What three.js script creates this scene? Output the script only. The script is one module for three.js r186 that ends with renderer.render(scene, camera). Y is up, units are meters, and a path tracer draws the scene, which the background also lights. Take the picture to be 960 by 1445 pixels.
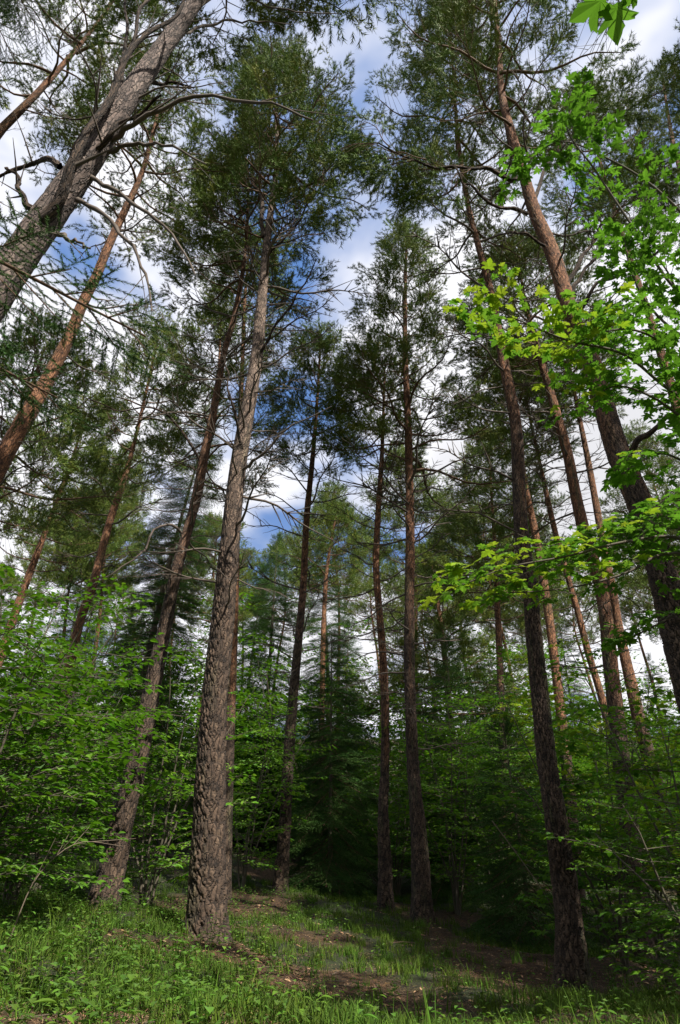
import * as THREE from 'three';
import { mergeGeometries } from 'three/addons/utils/BufferGeometryUtils.js';

// ------------------------------------------------------------------ camera, sky, sun, exposure
const EYE = 1.5, F = 910 / 1445, PITCH = Math.atan(910 / 1472);
const scene = new THREE.Scene();
const camera = new THREE.PerspectiveCamera(2 * Math.atan(0.5 / F) * 180 / Math.PI, 680 / 1024, 0.05, 2000);
camera.position.set(0, EYE, 0);
camera.rotation.set(PITCH, 0, 0);

const renderer = new THREE.WebGLRenderer({ antialias: true });
renderer.toneMapping = THREE.LinearToneMapping;
renderer.toneMappingExposure = 1.62;
renderer.shadowMap.enabled = true;

const SUN_DIR = new THREE.Vector3(0.55, 1.12, 0.75).normalize();
const sun = new THREE.DirectionalLight(new THREE.Color(1, 0.955, 0.87), 5);
sun.name = 'sun';
sun.position.copy(SUN_DIR).multiplyScalar(120);
sun.castShadow = true;
Object.assign(sun.shadow.camera, { left: -60, right: 60, top: 60, bottom: -60, near: 1, far: 300 });
sun.shadow.mapSize.set(4096, 4096);
scene.add(sun); scene.add(sun.target);

// seeded random numbers and value noise
function rng(seed) {
  let s = seed | 0;
  return () => { s = (s + 0x6d2b79f5) | 0; let t = Math.imul(s ^ (s >>> 15), 1 | s); t = (t + Math.imul(t ^ (t >>> 7), 61 | t)) ^ t; return ((t ^ (t >>> 14)) >>> 0) / 4294967296; };
}
function hash3(x, y, z) {
  let h = Math.imul(x, 374761393) ^ Math.imul(y, 668265263) ^ Math.imul(z, 1274126177);
  h = Math.imul(h ^ (h >>> 13), 1274126177); h ^= h >>> 16;
  return (h >>> 0) / 4294967296;
}
const sm = (t) => t * t * (3 - 2 * t), lerp = (a, b, t) => a + (b - a) * t, clamp = (x, a = 0, b = 1) => Math.min(b, Math.max(a, x));
const step = (a, b, x) => sm(clamp((x - a) / (b - a)));
function noise(x, y, z = 0, px = 0, py = 0) {                 // px, py: lattice periods, 0 = none
  const X = Math.floor(x), Y = Math.floor(y), Z = Math.floor(z), u = sm(x - X), v = sm(y - Y), w = sm(z - Z);
  const m = (i, p) => (p ? ((i % p) + p) % p : i), c = (i, j, k) => hash3(m(X + i, px), m(Y + j, py), Z + k);
  return lerp(lerp(lerp(c(0, 0, 0), c(1, 0, 0), u), lerp(c(0, 1, 0), c(1, 1, 0), u), v), lerp(lerp(c(0, 0, 1), c(1, 0, 1), u), lerp(c(0, 1, 1), c(1, 1, 1), u), v), w);
}
function fbm(x, y, z, n = 4) { let s = 0, a = 0.5, f = 1; for (let i = 0; i < n; i++) { s += a * noise(x * f, y * f, z * f + i * 17); a *= 0.5; f *= 2.03; } return s / (1 - Math.pow(0.5, n)); }

// the sky: blue air and broken white cloud on a flat layer
{
  const SKY = 0.54, W = 2048, H = 1024, data = new Float32Array(W * H * 4);
  for (let j = 0; j < H; j++) {
    const el = ((j + 0.5) / H - 0.5) * Math.PI, sy = Math.sin(el), ce = Math.cos(el);
    for (let i = 0; i < W; i++) {
      const az = ((i + 0.5) / W - 0.5) * 2 * Math.PI, x = ce * Math.cos(az), z = ce * Math.sin(az), o = (j * W + i) * 4;
      let r, g, b;
      if (sy < -0.02) { r = 0.05; g = 0.06; b = 0.04; } else {
        const y = Math.max(sy, 0), q = Math.pow(1 - y, 2.2);
        r = lerp(0.15, 0.45, q); g = lerp(0.32, 0.60, q); b = lerp(0.74, 0.90, q);
        const k = 1 / (y + 0.22), cx = x * k, cz = z * k;
        const warp = fbm(cx * 1.5 + 3, cz * 1.5, 5.5, 3);
        const n = fbm(cx * 2.1 + warp * 0.9 + 21.7, cz * 2.1 + warp * 0.7 + 1.4, 1.7, 7);
        const cover = step(0.36, 0.52, n);
        const thick = fbm(cx * 2.4 + 41, cz * 2.4 + 7, 9.1, 5), lum = lerp(0.98, 1.28, step(0.3, 0.56, thick));
        r = lerp(r, lum * 0.985, cover); g = lerp(g, lum * 0.985, cover); b = lerp(b, lum * 1.03, cover);
      }
      data[o] = r * SKY; data[o + 1] = g * SKY; data[o + 2] = b * SKY; data[o + 3] = 1;
    }
  }
  const t = new THREE.DataTexture(data, W, H, THREE.RGBAFormat, THREE.FloatType);
  t.mapping = THREE.EquirectangularReflectionMapping; t.magFilter = THREE.LinearFilter; t.needsUpdate = true;
  scene.background = t; scene.environment = t;
}

// ------------------------------------------------------------------ helpers
const V = (x, y, z) => new THREE.Vector3(x, y, z);
const CP = Math.cos(PITCH), SP = Math.sin(PITCH);
function ray(px, py) { const x = (px - 480) / 910, d = (722.5 - py) / 910; return V(x, d * CP + SP, -(CP - d * SP)); }
const atD = (px, py, D) => { const r = ray(px, py); return r.multiplyScalar(D / -r.z).add(camera.position); };   // on the upright plane z = -D
const atT = (px, py, t) => ray(px, py).multiplyScalar(t).add(camera.position);                                      // at depth t along the view
const taken = {};
function numbered(name) { taken[name] = (taken[name] ?? -1) + 1; return taken[name] ? name + '_' + String(taken[name]).padStart(3, '0') : name; }
function thing(name, label, category, pos, group) {
  const o = new THREE.Group(); o.name = numbered(name); o.position.copy(pos); scene.add(o);
  o.userData = { label, category }; if (group) o.userData.group = group;
  return o;
}
function part(name, geo, mat, parent, kind, label) { const m = new THREE.Mesh(geo, mat); m.name = name; parent.add(m); if (kind) m.userData.kind = kind; if (label) m.userData.label = label; return m; }
function instanced(name, geo, mat, list, parent, tint, R, kind = 'stuff') {
  const m = new THREE.InstancedMesh(geo, mat, list.length), c = new THREE.Color();
  list.forEach((q, i) => { m.setMatrixAt(i, q); if (tint) { tint(c, R, i); m.setColorAt(i, c); } });
  m.name = name; m.userData.kind = kind; parent.add(m); return m;
}
// frame: +x along dir, +y as near to up as can be
function frame(pos, dir, up, scale, roll = 0) {
  const x = dir.clone().normalize(), z = V().crossVectors(x, up).normalize(), y = V().crossVectors(z, x);
  const m = new THREE.Matrix4().makeBasis(x, y, z);
  if (roll) m.multiply(new THREE.Matrix4().makeRotationX(roll));
  m.scale(V(scale, scale, scale)); m.setPosition(pos);
  return m;
}
const UP = V(0, 1, 0);
// tube along points with a radius each
function tube(pts, rad, sides = 6, cap = true) {
  const P = [], I = [], n = pts.length; let ref = V(0.3, 0.2, 0.9);
  for (let i = 0; i < n; i++) {
    const t = pts[Math.min(i + 1, n - 1)].clone().sub(pts[Math.max(i - 1, 0)]).normalize();
    const a = V().crossVectors(t, Math.abs(t.dot(ref)) > 0.95 ? V(0.9, 0.3, 0.1) : ref).normalize(), b = V().crossVectors(t, a);
    for (let k = 0; k < sides; k++) { const w = k / sides * 2 * Math.PI, c = Math.cos(w) * rad[i], s = Math.sin(w) * rad[i]; P.push(pts[i].x + a.x * c + b.x * s, pts[i].y + a.y * c + b.y * s, pts[i].z + a.z * c + b.z * s); }
  }
  for (let i = 0; i < n - 1; i++) for (let k = 0; k < sides; k++) { const a = i * sides + k, b = i * sides + (k + 1) % sides; I.push(a, b, a + sides, b, b + sides, a + sides); }
  if (cap) { P.push(pts[n - 1].x, pts[n - 1].y, pts[n - 1].z); for (let k = 0; k < sides; k++) I.push((n - 1) * sides + k, (n - 1) * sides + (k + 1) % sides, n * sides); }
  const g = new THREE.BufferGeometry(); g.setAttribute('position', new THREE.Float32BufferAttribute(P, 3)); g.setIndex(I); g.computeVertexNormals(); return g;
}
const strip = (g) => { const o = new THREE.BufferGeometry(); o.setAttribute('position', g.getAttribute('position')); if (g.getAttribute('color')) o.setAttribute('color', g.getAttribute('color')); o.setIndex(g.index); return o; };
const join = (list, normals = true) => { const g = mergeGeometries(list.map(strip)); if (normals) g.computeVertexNormals(); return g; };
function tris(P) { const g = new THREE.BufferGeometry(); g.setAttribute('position', new THREE.Float32BufferAttribute(P, 3)); g.setIndex([...Array(P.length / 3).keys()]); g.computeVertexNormals(); return g; }

// ------------------------------------------------------------------ materials
// bark: plates parted by furrows, one height field for relief and colour
const BN = 512, barkH = new Float32Array(BN * BN), barkPlate = new Float32Array(BN * BN);
{
  const cx = 12, cy = 5;                                                      // cells across and up
  for (let j = 0; j < BN; j++) for (let i = 0; i < BN; i++) {
    const wob = noise(i / BN * 8, j / BN * 6, 3, 8, 6) - 0.5, wob2 = noise(i / BN * 24, j / BN * 16, 5, 24, 16) - 0.5;
    const wob3 = noise(i / BN * 14, j / BN * 34, 7, 14, 34) - 0.5, x = i / BN * cx + wob * 1.5 + wob2 * 0.8 + wob3 * 0.5, y = j / BN * cy + (noise(i / BN * 8, j / BN * 6, 8, 8, 6) - 0.5) * 1.0 + wob2 * 0.4 + wob3 * 0.4;
    let d1 = 9, d2 = 9, id = 0;
    for (let a = -1; a <= 1; a++) for (let b = -1; b <= 1; b++) {
      const X = Math.floor(x) + a, Y = Math.floor(y) + b, mx = ((X % cx) + cx) % cx, my = ((Y % cy) + cy) % cy;
      const dx = X + 0.5 + (hash3(mx, my, 1) - 0.5) * 0.85 - x, dy = Y + 0.5 + (hash3(mx, my, 2) - 0.5) * 0.85 - y, d = Math.hypot(dx, dy);
      if (d < d1) { d2 = d1; d1 = d; id = hash3(mx, my, 3); } else if (d < d2) d2 = d;
    }
    const edge = step(0.0, 0.22 + 0.2 * noise(i / BN * 16, j / BN * 10, 11, 16, 10), d2 - d1), fine = noise(i / BN * 64, j / BN * 40, 2, 64, 40), flake = noise(i / BN * 30, j / BN * 70, 6, 30, 70);
    barkH[j * BN + i] = clamp(edge * (0.62 + 0.28 * id) + 0.10 * fine + 0.06 * flake * edge);
    barkPlate[j * BN + i] = id;
  }
}
const barkAt = (u, v) => barkH[(((Math.floor(v * BN) % BN) + BN) % BN) * BN + (((Math.floor(u * BN) % BN) + BN) % BN)];
function byteTexture(n, fn, srgb) {
  const d = new Uint8Array(n * n * 4);
  for (let j = 0; j < n; j++) for (let i = 0; i < n; i++) { const c = fn(i, j); for (let k = 0; k < 3; k++) d[(j * n + i) * 4 + k] = clamp(c[k]) * 255; d[(j * n + i) * 4 + 3] = 255; }
  const t = new THREE.DataTexture(d, n, n); t.wrapS = t.wrapT = THREE.RepeatWrapping; t.magFilter = THREE.LinearFilter; if (srgb) t.colorSpace = THREE.SRGBColorSpace; t.needsUpdate = true; return t;
}
const barkColor = byteTexture(BN, (i, j) => {
  const h = barkH[j * BN + i], id = barkPlate[j * BN + i], f = noise(i / BN * 40, j / BN * 90, 4, 40, 90), l = noise(i / BN * 12, j / BN * 9, 12, 12, 9);
  const grey = 0.60 + 0.22 * (id - 0.5) + 0.26 * (f - 0.5), k = 0.62 + 0.38 * step(0.2, 0.6, h), li = step(0.6, 0.8, l) * 0.12;
  return [grey * k + li, grey * k * 0.97 + li * 1.05, grey * k * 0.95 + li];
}, true);
const barkBump = byteTexture(BN, (i, j) => { const h = barkH[j * BN + i]; return [h, h, h]; });
const bark = new THREE.MeshStandardMaterial({ name: 'pine bark', vertexColors: true, map: barkColor, bumpMap: barkBump, bumpScale: 0.014, roughness: 0.92 });
const rgb = (r, g, b) => new THREE.Color().setRGB(r, g, b);
const std = (name, c, roughness = 0.85, more = {}) => new THREE.MeshStandardMaterial({ name, color: c, roughness, ...more });
const phys = (name, c, roughness, more) => new THREE.MeshPhysicalMaterial({ name, color: c, roughness, specularIntensity: 0.3, ...more });
const leafMat = (name, c, transmission = 0.45, roughness = 1) => new THREE.MeshPhysicalMaterial({ name, color: c, roughness, transmission, thickness: 0, side: THREE.DoubleSide, specularIntensity: 0.22 });
const M = {
  limb: std('dead pine wood', rgb(0.11, 0.085, 0.065), 0.9),
  bough: std('pine branch bark', rgb(0.13, 0.075, 0.045), 0.9),
  twig: std('shrub stem bark', rgb(0.09, 0.075, 0.05), 0.85),
  needles: phys('pine needles', rgb(0.155, 0.21, 0.04), 0.6, { side: THREE.DoubleSide, vertexColors: true }),
  spruce: phys('spruce needles', rgb(0.045, 0.105, 0.02), 0.6, { side: THREE.DoubleSide, vertexColors: true }),
  maple: [leafMat('young maple leaf', rgb(0.27, 0.42, 0.02)), leafMat('maple leaf', rgb(0.12, 0.28, 0.02)), leafMat('yellow green maple leaf', rgb(0.31, 0.42, 0.026)), leafMat('mid green maple leaf', rgb(0.17, 0.34, 0.026))],
  shrub: [leafMat('hazel leaf', rgb(0.088, 0.215, 0.009)), leafMat('fresh hazel leaf', rgb(0.125, 0.29, 0.017)), leafMat('yellowish hazel leaf', rgb(0.12, 0.26, 0.016))],
  grass: leafMat('grass', rgb(0.08, 0.15, 0.016), 0.3),
  herb: leafMat('herb leaf', rgb(0.08, 0.175, 0.014), 0.35),
  litter: std('dry litter', rgb(0.30, 0.19, 0.10), 0.9, { side: THREE.DoubleSide }),
  limbFallen: std('fallen twig bark', rgb(0.11, 0.08, 0.055), 0.9),
  stick: std('bleached dead stick', rgb(0.17, 0.13, 0.09), 0.85),
};

// ------------------------------------------------------------------ ground
const prof = [[-400, 0.2], [-3, -0.1], [0, 0], [2, 0.52], [3.6, 0.98], [6, 1.06], [9, 1.14], [13, 1.42], [16, 1.8], [24, 2.7], [60, 13], [130, 30], [400, 50]];
function groundY(x, z) {
  const D = -z; let i = 0; while (i < prof.length - 2 && D > prof[i + 1][0]) i++;
  const [a, ya] = prof[i], [b, yb] = prof[i + 1]; let y = lerp(ya, yb, clamp((D - a) / (b - a)));
  const near = step(1.5, 5, D) * (1 - step(30, 60, D));
  y += near * (-0.09 * clamp(x, -7, 5)) ;
  y += (fbm(x * 0.35 + 7, z * 0.35, 2.2, 3) - 0.5) * 0.55 * step(1, 4, Math.hypot(x, z)) + (fbm(x * 1.7, z * 1.7, 8, 3) - 0.5) * 0.16;
  const hol = Math.exp(-((x - 0.6) ** 2 / 1.6 + (D - 6.2) ** 2 / 2.4)); y -= 0.16 * hol;
  return y;
}
const litterTex = byteTexture(512, (i, j) => {
  const a = noise(i / 512 * 120, j / 512 * 120, 1, 120, 120), b = noise(i / 512 * 28, j / 512 * 28, 2, 28, 28), c = noise(i / 512 * 60, j / 512 * 200, 3, 60, 200), e = noise(i / 512 * 200, j / 512 * 60, 4, 200, 60);
  const v = 0.50 + 0.34 * (a - 0.5) + 0.25 * (b - 0.5) + 0.42 * (Math.max(c, e) - 0.6); return [v * 1.05, v, v * 0.92];
}, true);
const litterBump = byteTexture(512, (i, j) => { const a = noise(i / 512 * 120, j / 512 * 120, 1, 120, 120), b = noise(i / 512 * 28, j / 512 * 28, 2, 28, 28); const v = 0.5 * a + 0.5 * b; return [v, v, v]; });
const greenness = (x, z) => fbm(x * 0.55 + 3, z * 0.55 + 9, 4.4, 4);
{
  const warp = (t, span) => Math.sign(t) * (Math.abs(t) * 12 + Math.pow(Math.abs(t), 3.2) * span);
  const NX = 300, NZ = 330, P = [], C = [], U = [], I = [];
  for (let j = 0; j <= NZ; j++) for (let i = 0; i <= NX; i++) {
    const x = warp(i / NX * 2 - 1, 380), z = -7 - warp(j / NZ * 2 - 1, 380), y = groundY(x, z), g = step(0.38, 0.53, greenness(x, z));
    P.push(x, y, z); U.push(x / 0.9, z / 0.9);
    const n = 0.8 + 0.5 * fbm(x * 3, z * 3, 6, 3);
    C.push(lerp(0.20, 0.07, g) * n, lerp(0.108, 0.105, g) * n, lerp(0.042, 0.02, g) * n);
  }
  for (let j = 0; j < NZ; j++) for (let i = 0; i < NX; i++) { const a = j * (NX + 1) + i, b = a + 1, c = a + NX + 1, d = c + 1; I.push(a, b, c, b, d, c); }
  const g = new THREE.BufferGeometry(); g.setAttribute('position', new THREE.Float32BufferAttribute(P, 3)); g.setAttribute('color', new THREE.Float32BufferAttribute(C, 3)); g.setAttribute('uv', new THREE.Float32BufferAttribute(U, 2)); g.setIndex(I); g.computeVertexNormals();
  const m = new THREE.Mesh(g, new THREE.MeshStandardMaterial({ name: 'forest floor', vertexColors: true, map: litterTex, bumpMap: litterBump, bumpScale: 0.03, roughness: 0.95 }));
  m.name = 'forest_floor'; m.userData = { kind: 'structure', label: 'uneven forest floor of brown litter and moss', category: 'ground' }; scene.add(m);
}

// ------------------------------------------------------------------ conifer pieces
// needles of one shoot cluster about 0.35 m long: a few shoots, each with a brush of needles towards its end
function needleSpray(seed, o) {
  const R = rng(seed), P = [], shoots = [[V(0, 0, 0), V(1, 0.25, 0), o.len]];
  for (let k = 0; k < o.side; k++) {
    const t = 0.12 + 0.75 * (k + R() * 0.6) / o.side, s = k % 2 ? 1 : -1;
    shoots.push([V(t * o.len, t * o.len * 0.22, 0), V(0.8, o.lift * (0.3 + R()), s * (0.55 + 0.5 * R())).normalize(), o.len * (0.38 + 0.3 * R()) * (1.15 - t * 0.5)]);
  }
  for (const [p, d, L] of shoots) {
    d.normalize(); const a = V().crossVectors(d, V(0.1, 1, 0.2)).normalize(), b = V().crossVectors(d, a), n = Math.max(6, Math.round(o.per * L / 0.2));
    for (let i = 0; i < n; i++) {
      const s = o.bare + (1 - o.bare) * (i + R()) / n, w = R() * 6.283, out = a.clone().multiplyScalar(Math.cos(w)).addScaledVector(b, Math.sin(w) * (o.flat ?? 1));
      const q = p.clone().addScaledVector(d, s * L), nd = d.clone().multiplyScalar(o.fwd + 0.5 * R()).addScaledVector(out, 0.9).normalize(), l = o.needle * (0.7 + 0.5 * R());
      const e = q.clone().addScaledVector(nd, l), wd = V().crossVectors(nd, V(R() - 0.5, R() - 0.5, R() - 0.5)).normalize().multiplyScalar(o.width / 2);
      P.push(q.x - wd.x, q.y - wd.y, q.z - wd.z, q.x + wd.x, q.y + wd.y, q.z + wd.z, e.x, e.y, e.z);
    }
  }
  return P;
}
const pineSprays = [0, 1, 2].map((k) => needleSpray(100 + k, { len: 0.34, side: 4, lift: 0.7, per: 23, bare: 0.42, fwd: 0.75, needle: 0.07, width: 0.0095 }));
const fineSpruce = [0, 1].map((k) => needleSpray(250 + k, { len: 0.30, side: 6, lift: -0.2, per: 120, bare: 0.02, fwd: 0.75, needle: 0.019, width: 0.0032, flat: 0.8 }));
const spruceSprays = [0, 1].map((k) => needleSpray(200 + k, { len: 0.40, side: 7, lift: 0.1, per: 26, bare: 0.02, fwd: 0.6, needle: 0.028, width: 0.009, flat: 0.6 }));
// all needles of a bough in one geometry, each spray in its own tone
function needlesOn(spots, sprays, size, seed, tone) {
  const R = rng(seed), P = [], C = [], v = V();
  for (const [p, d, s, roll] of spots) {
    const src = sprays[Math.floor(R() * sprays.length)], m = frame(p, d, UP, s * size, roll), c = tone(R);
    for (let i = 0; i < src.length; i += 3) { v.set(src[i], src[i + 1], src[i + 2]).applyMatrix4(m); P.push(v.x, v.y, v.z); C.push(c[0], c[1], c[2]); }
  }
  const g = tris(P); g.setAttribute('color', new THREE.Float32BufferAttribute(C, 3)); return g;
}
const pineTone = (R) => { const v = 0.68 + 0.5 * R(), w = R() * R(); return [v * (0.85 + 0.55 * w), v, v * (1.08 - 0.4 * w)]; };

// live pine boughs: wood and needles
function makeBough(seed, L, opt = {}) {
  const R = rng(seed), parts = [], spots = [], n = 8, rise = opt.rise ?? (0.10 + 0.25 * R()), sway = (R() - 0.5) * 0.35;
  const pt = (t) => V(t * L * 0.95, L * (rise * t * t + (opt.sag ?? 0) * Math.sin(t * 3.1)) + 0.03 * L * Math.sin(t * 7 + seed), sway * L * t * t + 0.03 * L * Math.sin(t * 9 + seed * 2));
  const pts = [], rad = []; for (let i = 0; i <= n; i++) { pts.push(pt(i / n)); rad.push(0.013 * L * (1 - 0.85 * i / n) + 0.003); }
  parts.push(tube(pts, rad, 5));
  const m = Math.round(6 + 3.4 * L);
  for (let k = 0; k < m; k++) {
    const t = 0.28 + 0.68 * (k + R() * 0.8) / m, p = pt(t), fwd = pt(Math.min(1, t + 0.05)).sub(p).normalize(), s = k % 2 ? 1 : -1;
    const l = L * (0.42 * (1 - t) + 0.12) * (0.7 + 0.6 * R()) + 0.12, d = fwd.clone().multiplyScalar(0.75).add(V(0, 0.25 + 0.5 * (R() - 0.25), s * (0.6 + 0.5 * R()))).normalize();
    const q = [], r = []; for (let i = 0; i <= 3; i++) { const w = i / 3; q.push(p.clone().addScaledVector(d, w * l).add(V(0, 0.18 * l * w * w, 0))); r.push(0.006 * (1 - 0.6 * w)); }
    parts.push(tube(q, r, 3));
    const c = Math.max(1, Math.round(l / (opt.gap ?? 0.215)));
    for (let i = 0; i < c; i++) {
      const w = c === 1 ? 0.9 : 0.45 + 0.55 * (i + 0.3 + 0.5 * R()) / c, a = p.clone().addScaledVector(d, w * l).add(V(0, 0.18 * l * w * w, 0));
      spots.push([a, d.clone().add(V((R() - 0.5) * 0.9, 0.15 + 0.5 * R(), (R() - 0.5) * 1.1)).normalize(), 0.75 + 0.5 * R(), R() * 6.28]);
    }
  }
  for (let i = 0; i < 3; i++) spots.push([pt(0.9 + 0.05 * i), V(1, 0.3 + 0.3 * R(), (R() - 0.5) * 0.8).normalize(), 0.8 + 0.4 * R(), R() * 6.28]);
  return { L, wood: join(parts), needles: needlesOn(spots, pineSprays, 1.1, seed + 5, pineTone) };
}
const boughs = []; { let s = 1; for (const L of [0.7, 1.2, 1.8, 2.6]) boughs.push([0, 1, 2, 3].map(() => makeBough(s++ * 31, L))); }
function boughFor(L, k) { let best = boughs[0]; for (const b of boughs) if (Math.abs(Math.log(b[0].L / L)) < Math.abs(Math.log(best[0].L / L))) best = b; return best[k % 4]; }
const leader = (() => { const R = rng(77), s = []; for (let i = 0; i < 11; i++) s.push([V(0, -0.11 * i, 0), V((R() - 0.5) * (0.4 + 0.15 * i), 0.9, (R() - 0.5) * (0.4 + 0.15 * i)).normalize(), 1, R() * 6]); return needlesOn(s, pineSprays, 1.1, 7, pineTone); })();
// needles of one tree: the copies of each bough's needles
class Needles {
  constructor() { this.m = new Map(); }
  add(geo, mat) { if (!this.m.has(geo)) this.m.set(geo, []); this.m.get(geo).push(mat); }
  build(mat, tree, name = 'needles') { for (const [g, list] of this.m) instanced(name, g, mat, list, tree); }
}
// bare dead branches
function makeDead(seed) {
  const R = rng(seed), parts = [], n = 9, droop = -0.3 + 0.55 * R(), sway = (R() - 0.5) * 0.35, ph = R() * 6;
  const pt = (t) => V(t * 0.95, droop * t * t * 0.6 + 0.022 * Math.sin(t * 8 + ph), sway * t * t + 0.02 * Math.sin(t * 11 + ph));
  const pts = [], rad = []; for (let i = 0; i <= n; i++) { pts.push(pt(i / n)); rad.push(0.0125 * (1 - 0.82 * i / n)); }
  parts.push(tube(pts, rad, 5));
  const m = 10 + Math.floor(R() * 9);
  for (let k = 0; k < m; k++) {
    const t = 0.25 + 0.7 * R(), p = pt(t), s = R() < 0.5 ? 1 : -1, l = (0.15 + 0.4 * R()) * (1.15 - t), d = V(0.7, (R() - 0.45) * 0.9, s * (0.4 + 0.5 * R())).normalize(), q = [], r = [];
    for (let i = 0; i <= 3; i++) { const w = i / 3; q.push(p.clone().addScaledVector(d, w * l).add(V(0, 0.15 * l * w * w * (R() - 0.3), 0))); r.push(0.0055 * (1 - 0.7 * w)); }
    parts.push(tube(q, r, 3));
  }
  return join(parts);
}
const dead = []; for (let k = 0; k < 10; k++) dead.push(makeDead(900 + k * 7));
const stubGeo = tube([V(-0.05, 0, 0), V(0.1, 0.01, 0), V(0.22, 0.03, 0.01)], [0.016, 0.012, 0.008], 6);

// trunk along a curve, with bark relief in the surface where the tree stands near
function trunkGeometry(pts, rad, o) {
  const curve = new THREE.CatmullRomCurve3(pts, false, 'centripetal'), len = curve.getLength(), P = [], U = [], C = [], I = [];
  const vs = []; for (let v = 0; v < len;) { vs.push(v); v += v < o.fineTo ? o.stepFine : o.stepCoarse; } vs.push(len);
  const N = curve.getUtoTmapping.bind(curve), side = o.sides, per = Math.max(1, Math.round(2 * Math.PI * rad[0] / 0.62)), c = new THREE.Color(), R0 = o.seed * 13.7;
  const seglen = curve.getPoints(pts.length - 1);
  const rAt = (t) => { const f = t * (rad.length - 1), i = Math.min(rad.length - 2, Math.floor(f)); return lerp(rad[i], rad[i + 1], f - i); };
  for (const v of vs) {
    const t = N(v / len), p = curve.getPoint(t), tg = curve.getTangent(t), r = rAt(t);
    const a = V().crossVectors(tg, V(0, 0, 1)).normalize(), b = V().crossVectors(tg, a).normalize(), h = p.y - o.baseY;
    const flare = 1 + (o.flare ?? 0.5) * Math.exp(-v / 0.3) , knots = 1 + 0.05 * (noise(v * 2.2, R0, 1) - 0.5) + 0.05 * (noise(v * 0.7, R0, 3) - 0.5);
    const relief = o.relief * (1 - 0.72 * step(o.orange * 0.6, o.orange * 1.3, h));
    for (let k = 0; k <= side; k++) {
      const w = k / side * 2 * Math.PI, ca = Math.cos(w), sa = Math.sin(w), u = k / side * per, tv = v / 0.80 + R0;
      const lobes = 1 + 0.12 * Math.exp(-v / 0.45) * Math.sin(w * 5 + R0) + 0.03 * Math.sin(w * 2 + v * 0.8);
      const hh = o.relief ? barkAt(u, tv) - 0.6 : 0, rr = r * flare * knots * lobes + relief * hh;
      P.push(p.x + (a.x * ca + b.x * sa) * rr, p.y + (a.y * ca + b.y * sa) * rr, p.z + (a.z * ca + b.z * sa) * rr);
      U.push(u, tv);
      const or = clamp(step(o.orange * 0.75, o.orange * 1.5, h + (noise(ca * 2 + 5, sa * 2 + h * 0.9, R0) - 0.5) * o.orange * 0.7) * (o.orangeness ?? 1));
      const pat = 0.75 + 0.5 * fbm(ca * 2.5 + 9, sa * 2.5 + 3, v * 2.2 + R0, 3), moss = step(0.58, 0.72, fbm(ca * 1.6 + 2, sa * 1.6 + 8, v * 1.1 + R0 * 2, 3)) * (o.moss ?? 0.4);
      const dk = o.dark ?? 1, hi = o.upper ?? [0.58, 0.28, 0.14]; let r_ = dk * lerp(0.2, hi[0], or) * pat, g_ = dk * lerp(0.136, hi[1], or) * pat, b_ = dk * lerp(0.092, hi[2], or) * pat;
      C.push(lerp(r_, 0.20, moss), lerp(g_, 0.24, moss), lerp(b_, 0.10, moss));
    }
  }
  const w = side + 1;
  for (let i = 0; i < vs.length - 1; i++) for (let k = 0; k < side; k++) { const a = i * w + k, b = a + 1; I.push(a, a + w, b, b, a + w, b + w); }
  const g = new THREE.BufferGeometry();
  g.setAttribute('position', new THREE.Float32BufferAttribute(P, 3)); g.setAttribute('uv', new THREE.Float32BufferAttribute(U, 2)); g.setAttribute('color', new THREE.Float32BufferAttribute(C, 3)); g.setIndex(I); g.computeVertexNormals();
  // weld the seam's normals
  const nn = g.getAttribute('normal'); for (let i = 0; i < vs.length; i++) { const a = i * w, b = a + side; const s = V(nn.getX(a) + nn.getX(b), nn.getY(a) + nn.getY(b), nn.getZ(a) + nn.getZ(b)).normalize(); nn.setXYZ(a, s.x, s.y, s.z); nn.setXYZ(b, s.x, s.y, s.z); }
  return { g, curve, len, rAt, N };
}

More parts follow.
